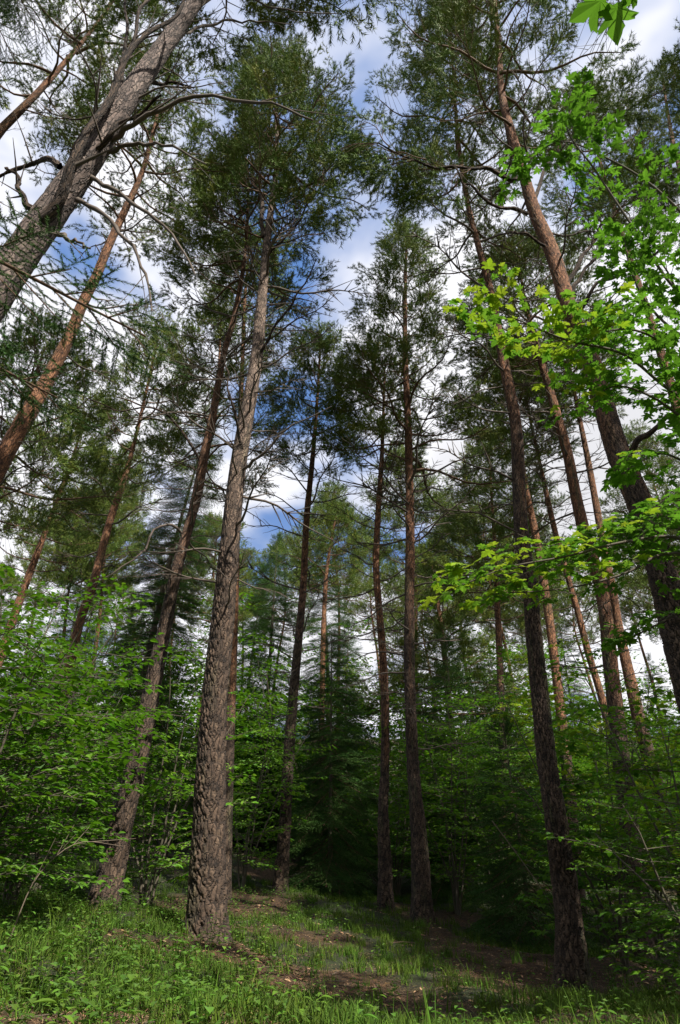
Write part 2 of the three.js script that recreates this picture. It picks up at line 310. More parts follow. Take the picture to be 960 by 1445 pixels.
// a Scots pine whose trunk passes through the given points: [x, y] on the picture plane of its own depth and the trunk's width
function pine(o) {
  const R = rng(o.seed), D = o.D, pts = [], rad = [];
  const path = o.path3 ?? o.path.map(([px, py, w], i) => { const d = D + (o.lean ?? 0) * i / o.path.length + (noise(i * 0.7, o.seed * 3.3) - 0.5) * 0.35 * Math.min(1, i / 3), p = atD(px, py, d); return [p, w / 910 * (d / -ray(px, py).z) / 2]; });
  path.forEach(([p, r], i) => { pts.push(p); rad.push(Math.max(r * (o.slim ?? 1) * lerp(0.95, 0.84, Math.min(1, i / path.length * 1.6)), 0.012)); });
  // carry the trunk down into the ground
  const p0 = pts[0], dir = p0.clone().sub(pts[1]).normalize(), gy = groundY(p0.x, p0.z);
  if (p0.y > gy - 0.15) { const k = (p0.y - gy + 0.2) / Math.max(0.3, -dir.y); pts.unshift(p0.clone().addScaledVector(dir, k)); rad.unshift(rad[0] * (1 + 0.04 * k)); }
  const base = V(pts[0].x, groundY(pts[0].x, pts[0].z), pts[0].z), tree = thing(o.name ?? 'pine_tree', o.label, 'tree', base, o.group);
  const local = pts.map((p) => p.clone().sub(base)), near = o.near ?? 0;
  const T = trunkGeometry(local, rad, { sides: near === 2 ? 88 : near === 1 ? 44 : 16, stepFine: near === 2 ? 0.02 : near === 1 ? 0.045 : 0.3, stepCoarse: near === 2 ? 0.05 : near === 1 ? 0.10 : 0.45, fineTo: near === 2 ? 5 : 6, relief: near ? 0.032 : 0, orange: o.orange ?? 6, orangeness: o.orangeness, seed: o.seed, baseY: 0, moss: o.moss, upper: o.upper });
  part('trunk', T.g, bark, tree);
  const top = local[local.length - 1].y, along = (h) => { let a = 0, b = 1; for (let i = 0; i < 22; i++) { const m = (a + b) / 2; if (T.curve.getPoint(T.N(m)).y < h) a = m; else b = m; } return a; };
  const needles = new Needles(), hand = o.limbs ?? [];
  const c0 = o.crownAt !== undefined ? atD(480, o.crownAt, D).y - base.y : top * 0.55;
  const n = o.boughs ?? 46, depth = top - c0;
  for (let i = 0; i < n; i++) {
    const f = Math.pow((i + 0.5) / n, o.bias ?? 0.85), h = c0 + depth * f, u = along(h), p = T.curve.getPointAt(Math.min(1, u));
    const az = o.az0 !== undefined && R() < 0.55 ? o.az0 + (R() - 0.5) * 2 : i * 2.39996 + (R() - 0.5) * 0.9, el = lerp(o.el0 ?? -0.02, o.el1 ?? 0.95, f * f) + (R() - 0.5) * 0.35;
    const prof = o.cone ? 0.18 + 0.95 * (1 - f) : Math.sqrt(Math.max(0.03, 1 - f * f * 0.95)) * (0.55 + 0.45 * Math.min(1, f * 4));
    const L = Math.max(0.4, o.r * prof * (0.6 + 0.65 * R())), b = boughFor(L, o.seed + (o.boughs > 40 ? i % 2 : 0)), k = L / b.L;
    const d = V(Math.cos(az) * Math.cos(el), Math.sin(el), Math.sin(az) * Math.cos(el)), mat = frame(p, d, UP, k, (R() - 0.5) * 0.5);
    const m = part('branch', b.wood, M.bough, tree); m.applyMatrix4(mat);
    needles.add(b.needles, mat);
  }
  { // leading shoot
    needles.add(leader, new THREE.Matrix4().makeTranslation(local[local.length - 1]));
  }
  const nd = o.dead ?? 18, dl = o.deadFrom ?? 0.22;
  for (let i = 0; i < nd; i++) {
    const f = dl + (1 - dl) * Math.pow((i + R() * 0.8) / nd, 0.8), h = c0 * f * 1.03, u = along(h), p = T.curve.getPointAt(Math.min(1, u)), r = T.rAt(T.N(u));
    const az = i * 2.6 + R() * 1.6, L = (o.deadLen ?? 1.5) * (0.25 + 0.9 * R()) * (0.45 + 0.6 * f), el = lerp(-0.25, 0.35, R()) + (f > 0.7 ? 0.2 : 0);
    const d = V(Math.cos(az) * Math.cos(el), Math.sin(el), Math.sin(az) * Math.cos(el));
    const m = part('dead_branch', R() < 0.16 ? stubGeo : dead[Math.floor(R() * dead.length)], M.limb, tree); m.applyMatrix4(frame(p.addScaledVector(V(d.x, 0, d.z).normalize(), r * 0.6), d, UP, m.geometry === stubGeo ? 1 : L, R() * 0.8 - 0.4));
  }
  for (const { pts: q, r, live } of hand) {
    const c = new THREE.CatmullRomCurve3(q.map(([px, py, dd]) => atD(px, py, D + (dd ?? 0)).sub(base))), k = 16, P = c.getPoints(k), rr = P.map((_, i) => r * (1 - 0.75 * i / k) * (1 + 0.12 * Math.sin(i * 2.1 + r * 90)));
    P.forEach((p, i) => { if (i > 1) p.add(V(noise(i * 0.9, q[0][0], 1) - 0.5, noise(i * 0.9, q[0][1], 2) - 0.5, noise(i * 0.9, q[0][0], 3) - 0.5).multiplyScalar(r * 2.2)); });
    const g = r < 0.03 ? [tube(P, rr, 7)] : [];
    if (!g.length) part('dead_branch', trunkGeometry(P.filter((_, i) => i % 2 === 0), rr.filter((_, i) => i % 2 === 0).map((x) => x * 0.82), { sides: 18, stepFine: 0.03, stepCoarse: 0.05, fineTo: 2, relief: 0.012, orange: 99, seed: o.seed, baseY: 0, moss: 0, dark: 1, flare: 0 }).g, bark, tree);
    for (let i = 4; i < k; i += 2) if (R() < 0.8) { const l = 0.12 + 0.5 * R(), d = P[i].clone().sub(P[i - 1]).normalize().add(V(R() - 0.5, R() - 0.5, R() - 0.5).multiplyScalar(1.8)).normalize(); g.push(tube([P[i], P[i].clone().addScaledVector(d, l * 0.5), P[i].clone().addScaledVector(d, l).add(V(0, -0.06 * l, 0.05 * l))], [rr[i] * 0.4, rr[i] * 0.28, 0.002], 4)); }
    if (g.length) part(r < 0.03 ? 'dead_branch' : 'twigs', join(g), M.limb, tree, r < 0.03 ? undefined : 'stuff');
    if (live) for (let i = 6; i <= k; i++) { const b = boughFor(0.8, o.seed), mat = frame(P[i], P[i].clone().sub(P[i - 2]).add(V(R() - 0.5, R() * 0.6, R() - 0.5).multiplyScalar(0.5)), UP, 1, R() * 3); part('branch', b.wood, M.bough, tree).applyMatrix4(mat); needles.add(b.needles, mat); }
  }
  needles.build(M.needles, tree);
  return tree;
}

// ------------------------------------------------------------------ the pines that can be told apart
pine({ seed: 1, D: 8.4, near: 2, label: 'tall thick pine with rugged grey bark rising from the grassy bank', crownAt: 345, r: 2.3, boughs: 56, dead: 50, deadLen: 2.4, deadFrom: 0.3, orange: 5.5, orangeness: 0.95, upper: [0.56, 0.42, 0.33], moss: 0.25,
  path: [[290, 1345, 58], [295, 1160, 46], [302, 1000, 38], [314, 880, 35], [325, 760, 30], [336, 660, 27], [346, 600, 24], [355, 550, 21], [364, 490, 19], [367, 450, 18], [372, 400, 15], [376, 350, 13], [382, 300, 11], [390, 240, 8], [390, 170, 5], [384, 112, 3]],
  limbs: [{ pts: [[373, 335], [368, 290], [360, 255, 0.2], [352, 215, 0.3], [345, 160, 0.4]], r: 0.06, live: true }, { pts: [[366, 500], [395, 450, -0.4], [425, 410, -0.6], [447, 365, -0.8]], r: 0.03 }, { pts: [[376, 365], [402, 335, -0.3], [440, 285, -0.5], [470, 225, -0.7]], r: 0.035, live: true }, { pts: [[345, 640], [332, 590, -0.4], [322, 540, -0.6], [318, 500, -0.6]], r: 0.03 }, { pts: [[340, 665], [370, 640, -0.3], [400, 610, -0.5], [470, 575, -0.7]], r: 0.028 }] });
pine({ seed: 2, D: 9.8, near: 1, label: 'crooked pine with a bent reddish trunk growing out of the leafy thicket', crownAt: 430, r: 2.1, boughs: 34, dead: 34, deadLen: 2.2, deadFrom: 0.35, orange: 5.5, orangeness: 0.7, az0: 3.3,
  path: [[150, 1262, 42], [162, 1215, 37], [170, 1170, 33], [188, 1100, 30], [204, 1030, 28], [216, 965, 25], [233, 885, 21], [248, 810, 18], [266, 745, 16], [278, 700, 16], [289, 640, 15], [298, 600, 14], [305, 560, 12], [316, 500, 10], [330, 450, 9], [340, 400, 8], [346, 360, 6], [350, 290, 5], [350, 235, 3]],
  limbs: [{ pts: [[285, 655], [250, 600, -0.3], [210, 575, -0.5], [170, 580, -0.6], [120, 560, -0.8]], r: 0.03 }, { pts: [[262, 755], [230, 740, -0.3], [190, 790, -0.5], [110, 835, -0.6]], r: 0.028 }] });
pine({ seed: 3, D: 13.7, label: 'slim reddish pine half hidden behind the thickest grey pine', crownAt: 470, r: 1.5, boughs: 26, dead: 14, orange: 3, path: [[318, 1240, 18], [324, 1050, 15], [330, 900, 13], [336, 700, 9], [342, 520, 7], [346, 420, 5], [352, 345, 3]] });
pine({ seed: 4, D: 15.8, near: 1, label: 'slender straight grey pine beside the dark young spruce', crownAt: 680, r: 1.9, boughs: 34, dead: 50, deadLen: 2.4, deadFrom: 0.3, orange: 6, orangeness: 0.8,
  path: [[396, 1258, 20], [403, 1150, 17], [410, 1030, 16], [418, 940, 14], [428, 830, 11], [433, 730, 10], [441, 650, 8], [446, 590, 6], [450, 530, 4], [452, 492, 3]] });
pine({ seed: 5, D: 14.5, near: 1, label: 'thin orange barked pine standing close to a straight dark pine', crownAt: 670, r: 1.7, boughs: 28, dead: 48, deadLen: 2.2, deadFrom: 0.35, orange: 3.5,
  path: [[545, 1283, 22], [543, 1210, 19], [541, 1150, 15], [543, 1090, 13], [544, 1030, 13], [542, 950, 13], [537, 880, 12], [531, 800, 11], [534, 720, 9], [539, 645, 7], [541, 590, 5], [543, 520, 3]] });
pine({ seed: 6, D: 13.5, near: 1, label: 'straight dark barked pine with a pointed conical crown', crownAt: 670, r: 2.7, boughs: 58, cone: true, dead: 56, deadLen: 2.4, deadFrom: 0.3, orange: 5.5, orangeness: 0.9,
  path: [[596, 1293, 30], [592, 1190, 24], [587, 1130, 20], [583, 1080, 18], [580, 1010, 17], [578, 950, 17], [578, 860, 16], [579, 760, 15], [578, 680, 13], [576, 600, 12], [573, 530, 10], [572, 480, 8], [572, 420, 6], [574, 330, 3]] });
pine({ seed: 7, D: 8.8, near: 2, label: 'tall brown pine with ivy leaves at its foot in deep shade', crownAt: 345, r: 2.2, boughs: 46, dead: 46, deadLen: 2.2, deadFrom: 0.35, orange: 6.5, orangeness: 0.9, moss: 0.4,
  path: [[808, 1388, 46], [803, 1300, 39], [796, 1240, 37], [790, 1200, 34], [784, 1150, 31], [774, 1090, 29], [762, 980, 25], [753, 890, 24], [749, 840, 23], [737, 760, 23], [733, 700, 21], [728, 600, 19], [717, 540, 17], [709, 500, 15], [690, 400, 11], [676, 350, 10], [663, 300, 9], [654, 250, 8], [646, 190, 6], [640, 110, 4], [634, 20, 3]] });
pine({ seed: 8, D: 6.8, near: 2, label: 'massive leaning pine with red upper trunk behind bright maple leaves', crownAt: 215, r: 2.7, boughs: 50, dead: 22, deadLen: 1.8, deadFrom: 0.4, orange: 6.5, slim: 0.95, moss: 0.3,
  path: [[1062, 1330, 62], [1030, 1180, 56], [990, 1030, 50], [957, 900, 46], [932, 800, 42], [907, 720, 40], [890, 680, 39], [873, 640, 38], [850, 565, 35], [838, 520, 32], [820, 480, 29], [804, 440, 27], [793, 400, 25], [777, 350, 23], [755, 300, 21], [740, 250, 18], [725, 200, 16], [708, 130, 12], [704, 60, 9], [698, 0, 7], [692, -70, 5], [688, -140, 3]],
  limbs: [{ pts: [[735, 252], [690, 242, -0.2], [640, 238, -0.3], [590, 225, -0.4], [535, 205, -0.5]], r: 0.05, live: true }, { pts: [[745, 302], [700, 290, -0.2], [660, 262, -0.4], [642, 235, -0.5]], r: 0.04 }, { pts: [[800, 400], [830, 350, 0.2], [855, 315, 0.3], [900, 280, 0.4]], r: 0.045, live: true }, { pts: [[806, 420], [822, 385, 0.1], [850, 345, 0.3], [868, 318, 0.3]], r: 0.04 }, { pts: [[812, 440], [840, 405, -0.2], [890, 380, -0.3], [950, 335, -0.4]], r: 0.04 }, { pts: [[890, 640], [925, 605, -0.3], [960, 580, -0.5], [1000, 560, -0.6]], r: 0.05 }, { pts: [[752, 290], [770, 240, 0.2], [800, 200, 0.4], [850, 170, 0.5], [960, 115, 0.6]], r: 0.04, live: true }, { pts: [[777, 355], [740, 330, -0.2], [715, 330, -0.3]], r: 0.03 }] });
pine({ seed: 9, D: 11.9, near: 1, label: 'ochre barked pine between the leaning pine and the shaded brown one', crownAt: 540, r: 2.2, boughs: 42, dead: 46, deadLen: 2.2, deadFrom: 0.35, orange: 4.5, moss: 0.6,
  path: [[884, 1130, 24], [862, 940, 21], [855, 870, 20], [846, 820, 20], [827, 760, 19], [813, 700, 17], [801, 640, 15], [790, 600, 14], [779, 560, 13], [767, 520, 12], [755, 480, 9], [742, 430, 6], [732, 370, 3]] });
pine({ seed: 10, D: 15.2, near: 1, label: 'short stretch of red pine trunk rising out of maple leaves beside the ochre pine', crownAt: 600, r: 1.9, boughs: 34, dead: 16, orange: 3.5, path: [[930, 1120, 20], [903, 1020, 19], [893, 975, 18], [872, 880, 14], [864, 830, 13], [850, 760, 12], [830, 650, 9], [812, 560, 6], [800, 490, 3]] });
pine({ seed: 11, D: 15.5, near: 1, label: 'orange pine trunk close behind the shaded brown pine', crownAt: 660, r: 1.9, boughs: 36, dead: 20, deadFrom: 0.35, orange: 3, path: [[806, 1150, 18], [800, 1080, 16], [792, 1010, 15], [780, 910, 14], [772, 850, 14], [755, 750, 12], [742, 690, 10], [728, 590, 6], [718, 500, 3]] });
pine({ seed: 12, D: 17, near: 1, label: 'thin leaning pine stem with many bare twigs left of the ochre pine', crownAt: 650, r: 1.5, boughs: 28, dead: 50, deadLen: 2.2, deadFrom: 0.35, orange: 3.5, path: [[880, 1130, 13], [862, 1040, 12], [848, 980, 11], [830, 920, 11], [816, 865, 10], [806, 830, 9], [786, 760, 9], [772, 700, 8], [760, 645, 6], [748, 590, 4], [740, 540, 3]] });
pine({ seed: 13, D: 16.8, near: 1, label: 'red barked pine leaning behind the bright green young spruce', crownAt: 690, r: 2.6, boughs: 38, dead: 24, deadLen: 2.2, deadFrom: 0.35, orange: 2.6, path: [[62, 1080, 17], [85, 1000, 15], [115, 870, 13], [130, 830, 13], [143, 780, 12], [160, 720, 11], [171, 690, 10], [183, 650, 8], [192, 615, 6], [205, 560, 5], [222, 480, 3]] });
pine({ seed: 14, D: 18, label: 'far slanting pine with a low dark crown above the thicket', crownAt: 810, r: 2.6, boughs: 36, dead: 14, orange: 2.6, path: [[-60, 1100, 17], [-40, 1050, 16], [27, 850, 12], [55, 775, 10], [68, 740, 8], [95, 670, 6], [120, 590, 3]] });
pine({ seed: 15, D: 7.8, near: 1, label: 'slender slanting pine with peeling orange trunk beyond the big leaning one', crownAt: 330, r: 1.9, boughs: 24, dead: 26, deadLen: 1.8, deadFrom: 0.45, orange: 2.6, path: [[-215, 1220, 58], [-110, 900, 40], [0, 655, 28], [42, 580, 24], [70, 530, 20], [98, 475, 17], [116, 430, 16], [136, 390, 15], [152, 350, 14], [175, 300, 12], [198, 250, 9], [212, 205, 7], [225, 150, 4]] });
pine({ seed: 16, D: 3.0, near: 2, label: 'huge grey pine trunk leaning overhead with heavy dark dead limbs', crownAt: -60, r: 2.0, boughs: 34, dead: 14, deadLen: 1.0, deadFrom: 0.55, orange: 1.5, orangeness: 0.9, upper: [0.42, 0.33, 0.29], slim: 0.86, moss: 0.1,
  path: [[-430, 1170, 132], [-250, 780, 102], [-100, 545, 82], [5, 395, 66], [72, 300, 57], [125, 225, 49], [172, 150, 42], [225, 75, 34], [278, 0, 27], [330, -80, 20], [380, -160, 10]],
  limbs: [{ pts: [[38, 330], [80, 270, -0.15], [118, 200, -0.25], [150, 130, -0.3], [190, 75, -0.3], [240, 30, -0.35], [270, -20, -0.35]], r: 0.052 }, { pts: [[95, 250], [130, 170, -0.2], [160, 110, -0.25], [185, 50, -0.3], [215, -10, -0.3]], r: 0.044 }, { pts: [[155, 190], [172, 130, 0.15], [182, 60, 0.3], [180, -20, 0.5]], r: 0.04 },
    { pts: [[150, 205], [180, 180, -0.2], [215, 160, -0.3], [290, 134, -0.4], [380, 148, -0.5], [440, 166, -0.5]], r: 0.026 }, { pts: [[118, 228], [150, 195, -0.15], [190, 160, -0.2], [230, 138, -0.3]], r: 0.035 }, { pts: [[145, 215], [180, 205, -0.1], [230, 204, -0.2], [288, 228, -0.3]], r: 0.022 }, { pts: [[128, 250], [165, 268, -0.1], [210, 300, -0.2], [250, 340, -0.2], [275, 388, -0.3]], r: 0.02 }, { pts: [[110, 282], [145, 300, -0.1], [180, 340, -0.2], [210, 390, -0.2], [219, 440, -0.3]], r: 0.02 },
    { pts: [[195, 120], [230, 120, 0.2], [275, 123, 0.2]], r: 0.03 }, { pts: [[80, 330], [105, 340, -0.1], [130, 352, -0.1]], r: 0.02 }, { pts: [[45, 295], [28, 265, 0], [8, 232, 0.1]], r: 0.03 }, { pts: [[85, 235], [50, 228, 0.2], [0, 250, 0.3], [-60, 270, 0.3]], r: 0.03 }, { pts: [[245, 60], [290, 35, 0.2], [350, 30, 0.3], [412, 34, 0.4]], r: 0.02 }, { pts: [[262, 25], [330, -10, 0.1], [400, 15, 0.2], [478, 20, 0.3]], r: 0.018 }] });
pine({ seed: 17, D: 12, label: 'pine with a bare reddish stem showing through the maple leaves', crownAt: 330, r: 2.1, boughs: 30, dead: 14, orange: 5, path: [[1120, 1150, 30], [1020, 800, 22], [935, 505, 13], [878, 330, 8], [850, 240, 6], [835, 170, 3]] });
pine({ seed: 18, D: 13, label: 'pine with dark crown beside the maple top', crownAt: 330, r: 2.2, boughs: 32, dead: 10, orange: 5, path: [[1200, 1000, 28], [1060, 600, 18], [985, 330, 10], [950, 200, 6], [935, 110, 3]] });
pine({ seed: 19, D: 6.2, label: 'orange limbed pine whose crown hangs behind the big leaning trunk', crownAt: 170, r: 2.0, boughs: 26, dead: 8, orange: 5, path: [[-560, 1180, 62], [-300, 750, 42], [-120, 380, 24], [0, 185, 14], [40, 145, 11], [90, 90, 8], [140, 30, 5], [180, -30, 3]] });
pine({ seed: 20, D: 24, dense: 1, label: 'distant young pine with a feathery top above the dark spruce', crownAt: 850, r: 1.9, boughs: 30, dead: 16, orange: 4, path: [[450, 1200, 11], [455, 980, 9], [457, 880, 8], [462, 800, 6], [474, 728, 3]] });
pine({ seed: 21, D: 20, label: 'pine with a broad low crown behind the shaded brown pine', crownAt: 880, r: 2.7, boughs: 44, dead: 24, path: [[716, 1200, 14], [708, 1000, 12], [702, 850, 9], [697, 750, 6], [690, 640, 3]] });
pine({ seed: 22, D: 26, label: 'bushy far pine filling the gap right of the straight dark pine', crownAt: 1040, r: 3.6, boughs: 70, dead: 4, cone: true, path: [[640, 1230, 14], [634, 1000, 11], [622, 880, 7], [608, 785, 3]] });
pine({ seed: 23, D: 14, label: 'pine with dense dark crown rising behind the crooked pine', crownAt: 690, r: 2.4, boughs: 32, dead: 10, orange: 4, path: [[160, 1230, 17], [188, 1103, 15], [217, 965, 13], [249, 810, 11], [279, 700, 9], [298, 600, 7], [307, 545, 5], [312, 450, 3]] });
pine({ seed: 24, D: 11, label: 'pine whose dark low crown fills the space under the slanting pines', crownAt: 760, r: 2.2, boughs: 30, dead: 6, orange: 5, path: [[-160, 1150, 26], [-70, 860, 18], [-10, 690, 13], [30, 590, 9], [60, 500, 4]] });
// ------------------------------------------------------------------ spruces
function makeSpruceBough(seed, L, sag, sprays = spruceSprays, gap = 0.2) {
  const R = rng(seed), parts = [], spots = [], n = 7, pt = (t) => V(t * L, L * (sag * t * t - 0.10 * Math.sin(t * 3.14)), 0.04 * L * Math.sin(t * 5 + seed));
  const pts = [], rad = []; for (let i = 0; i <= n; i++) { pts.push(pt(i / n)); rad.push(0.009 * L * (1 - 0.85 * i / n) + 0.002); }
  parts.push(tube(pts, rad, 5));
  const m = Math.round(5 + 7 * L);
  for (let k = 0; k < m; k++) {
    const t = 0.15 + 0.82 * (k + R() * 0.6) / m, p = pt(t), s = k % 2 ? 1 : -1, l = L * 0.40 * (1.05 - t) * (0.7 + 0.5 * R()) + 0.08, d = V(0.75, -0.22 - 0.35 * R(), s * 0.75).normalize(), c = Math.max(1, Math.round(l / gap));
    parts.push(tube([p, p.clone().addScaledVector(d, l)], [0.005, 0.002], 3));
    for (let i = 0; i < c; i++) spots.push([p.clone().addScaledVector(d, l * (i + 0.2) / c), d.clone().add(V(0, -0.15 * R(), (R() - 0.5) * 0.4)).normalize(), 0.7 + 0.4 * R(), (R() - 0.5) * 0.6]);
  }
  for (let i = 0; i < Math.round(L / 0.2); i++) spots.push([pt(0.1 + 0.88 * i / (L / 0.2)), V(1, sag * 0.8, (R() - 0.5) * 0.4).normalize(), 0.85, (R() - 0.5) * 0.5]);
  return { L, wood: join(parts), needles: needlesOn(spots, sprays, 1.0, seed + 3, (r) => { const v = 0.7 + 0.5 * r(); return [v * (0.9 + 0.3 * r()), v, v * 0.95]; }) };
}
const spruceBoughs = [[0.5, -0.05], [0.9, -0.2], [1.4, -0.3], [2.0, -0.35]].map(([L, s], i) => [makeSpruceBough(500 + i * 9, L, s), makeSpruceBough(504 + i * 9, L, s - 0.1)]);
const nearBoughs = [makeSpruceBough(590, 1.7, -0.35, fineSpruce, 0.13), makeSpruceBough(591, 1.7, -0.42, fineSpruce, 0.13)];
function spruce(o) {
  const R = rng(o.seed), base = o.base, tree = thing(o.name ?? 'spruce_tree', o.label, 'tree', base, o.group), H = o.h, needles = new Needles(), leanx = (o.lean ?? 0);
  const at = (f) => V(leanx * H * f * f, H * f, 0.02 * H * Math.sin(f * 3 + o.seed));
  const pts = [], rad = []; for (let i = 0; i <= 10; i++) { pts.push(at(i / 10).add(V(0, i ? 0 : -0.2, 0))); rad.push(lerp(H * 0.011, 0.01, i / 10)); }
  part('trunk', tube(pts, rad, 10), M.twig, tree);
  const n = o.boughs, f0 = o.from ?? 0.08;
  for (let i = 0; i < n; i++) {
    const f = f0 + (0.985 - f0) * Math.pow((i + R() * 0.6) / n, 0.9), L = Math.max(0.3, o.r * Math.pow(1 - f, 0.8) * (0.75 + 0.4 * R()) * 1.1);
    let row = spruceBoughs[0]; for (const b of spruceBoughs) if (Math.abs(Math.log(b[0].L / L)) < Math.abs(Math.log(row[0].L / L))) row = b;
    const b = row[i % 2], az = i * 2.39996 + R(), el = lerp(-0.25, 0.65, f * f * f), d = V(Math.cos(az) * Math.cos(el), Math.sin(el), Math.sin(az) * Math.cos(el)), m = frame(at(f), d, UP, L / b.L, (R() - 0.5) * 0.3);
    if (o.parts !== false) part('branch', b.wood, M.bough, tree).applyMatrix4(m);
    needles.add(b.needles, m);
  }
  for (const [px, py, t] of o.reach ?? []) {
    const tip = atT(px, py, t).sub(base), foot = at(clamp((tip.y + 0.55) / H)), d = tip.clone().sub(foot), L = d.length(), b = nearBoughs[px % 2 ? 1 : 0], m = frame(foot, d.add(V(0, 0.28 * L, 0)), UP, L / b.L, 0);
    part('branch', b.wood, M.bough, tree).applyMatrix4(m); needles.add(b.needles, m);
  }
  const top = at(1); for (let i = 0; i < 4; i++) needles.add(spruceBoughs[0][0].needles, frame(top.clone().add(V(0, -0.35 + 0.1 * i, 0)), V(Math.cos(i * 1.7) * 0.45, 1, Math.sin(i * 1.7) * 0.45), V(1, 0, 0.1), 0.7, i));
  needles.build(o.mat ?? M.spruce, tree);
  return tree;
}
const onGround = (px, D) => { const x = (px - 480) / 910 * D / 1.13; return V(x, groundY(x, -D), -D); };   // px: about where the picture puts the foot
spruce({ seed: 41, base: onGround(466, 17), h: 6.0, r: 1.8, boughs: 96, label: 'dark young spruce with branches to the ground beside the slender grey pine' });
spruce({ seed: 42, base: onGround(150, 19.5), h: 15, r: 2.6, boughs: 150, from: 0.2, lean: 0.09, label: 'tall spruce standing between the leaning pines' });
spruce({ seed: 43, base: V(-3.7, groundY(-3.7, -2.3), -2.3), h: 13, r: 2.2, boughs: 30, from: 0.74, label: 'spruce whose drooping boughs hang in front of the huge leaning trunk',
  reach: [[188, 430, 4.3], [66, 520, 3.9], [30, 80, 6.3], [75, 40, 6.6], [40, 10, 6.8]] });
spruce({ seed: 44, base: onGround(655, 18.5), h: 6.5, r: 1.9, boughs: 90, label: 'young spruce in the shade behind the straight dark pine' });
spruce({ seed: 45, base: onGround(735, 13), h: 3.6, r: 1.3, boughs: 60, label: 'small dark spruce beside the shaded brown pine' });

// ------------------------------------------------------------------ leaves, sprays and shrubs
function mapleLeaf(seed) {                                                    // 1 = blade length; stalk from the origin, tip towards +x, upper face +y
  const R = rng(seed), half = [[0.02, 0.10], [-0.10, 0.26], [0.02, 0.34], [-0.02, 0.52], [0.16, 0.46], [0.22, 0.27], [0.30, 0.36], [0.42, 0.62], [0.50, 0.52], [0.56, 0.50], [0.56, 0.34], [0.50, 0.19], [0.66, 0.26], [0.72, 0.20], [0.80, 0.16], [1.0, 0]];
  const ring = [...half.map(([x, z]) => [x, z * (0.92 + 0.16 * R())]), ...half.slice(0, -1).reverse().map(([x, z]) => [x, -z * (0.92 + 0.16 * R())])], P = [], s = 0.30, stalk = 0.55;
  const y = (x, z) => -0.26 * x * x - 0.36 * z * z + 0.10 * Math.abs(Math.sin(Math.atan2(z, x + 0.05) * 3.4)) * Math.hypot(x, z);
  const v = ([x, z]) => P.push(x + s, y(x, z), z), c = [0.14, 0];
  for (let i = 0; i < ring.length - 1; i++) { v(c); v(ring[i]); v(ring[i + 1]); }
  v(c); v(ring[ring.length - 1]); v([0, 0]); v(c); v([0, 0]); v(ring[0]);
  P.push(0, 0.03, -0.012, 0, 0.03, 0.012, s + 0.02, 0, 0);
  return tris(P);
}
function ovateLeaf(seed) {
  const R = rng(seed), half = [[0, 0], [0.12, 0.17], [0.34, 0.30], [0.60, 0.27], [0.84, 0.12], [1, 0]], P = [], s = 0.10, bend = 0.12 + 0.15 * R();
  const put = (x, z, k) => P.push(x + s, -bend * x * x + 0.32 * Math.abs(z), z * k);
  for (const k of [1, -1]) for (let i = 0; i < half.length - 1; i++) { const [x0, z0] = half[i], [x1, z1] = half[i + 1]; if (i) { put(x0, 0, k); put(x0, z0, k); put(x1, z1, k); } if (i < half.length - 2) { put(x0, 0, k); put(x1, z1, k); put(x1, 0, k); } }
  P.push(0, 0.01, -0.012, 0, 0.01, 0.012, s + 0.03, 0, 0);
  return tris(P);
}
const mapleLeaves = [mapleLeaf(1), mapleLeaf(2), mapleLeaf(3)], ovateLeaves = [ovateLeaf(1), ovateLeaf(2)];
// leafy branch: wood, and a matrix for each leaf
function makeLeafBranch(seed, L, o) {
  const R = rng(seed), parts = [], leaves = [], n = 7, sag = (R() - 0.6) * 0.3, pt = (t) => V(t * L, L * (sag * t * t) + 0.02 * Math.sin(t * 6 + seed), 0.06 * L * Math.sin(t * 4 + seed));
  const pts = [], rad = []; for (let i = 0; i <= n; i++) { pts.push(pt(i / n)); rad.push(0.006 * L * (1 - 0.8 * i / n) + 0.0014); }
  parts.push(tube(pts, rad, 4));
  const leaf = (p, d) => { const up = V((R() - 0.5) * o.tilt, 1, (R() - 0.5) * o.tilt); leaves.push(frame(p, d.clone().add(V(0, -0.25 * R(), 0)), up, o.size * (0.5 + 0.85 * R()))); };
  const m = Math.round(o.twigs * L);
  for (let k = 0; k < m; k++) {
    const t = 0.15 + 0.82 * (k + R() * 0.7) / m, p = pt(t), s = k % 2 ? 1 : -1, l = L * (0.42 * (1 - t) + 0.10) * (0.7 + 0.6 * R()), d = V(0.7, 0.12 + 0.3 * (R() - 0.5), s * (0.6 + 0.4 * R())).normalize(), e = p.clone().addScaledVector(d, l);
    parts.push(tube([p, p.clone().lerp(e, 0.5).add(V(0, 0.02, 0)), e], [0.0035, 0.0025, 0.001], 3));
    const c = Math.max(2, Math.round(l / o.gap));
    for (let i = 0; i < c; i++) { const q = p.clone().lerp(e, (i + 0.6) / c), side = V(-d.z, 0, d.x); for (const w of o.pairs ? [1, -1] : [i % 2 ? 1 : -1]) leaf(q, d.clone().multiplyScalar(0.5).addScaledVector(side, w * (0.7 + 0.3 * R()))); }
    leaf(e, d);
  }
  leaf(pt(1), V(1, 0, 0)); leaf(pt(1), V(0.7, 0, 0.7)); leaf(pt(1), V(0.7, 0, -0.7));
  return { L, wood: join(parts), leaves };
}
function leavesOn(branch, geos, seed) {
  const R = rng(seed), P = [], C = [], v = V();
  for (const m of branch.leaves) { const g = geos[Math.floor(R() * geos.length)].getAttribute('position'), k = 0.7 + 0.6 * R(), w = R(); for (let i = 0; i < g.count; i++) { v.fromBufferAttribute(g, i).applyMatrix4(m); P.push(v.x, v.y, v.z); C.push(k * (0.8 + 0.5 * w), k, k); } }
  const g = tris(P); g.setAttribute('color', new THREE.Float32BufferAttribute(C, 3)); return g;
}
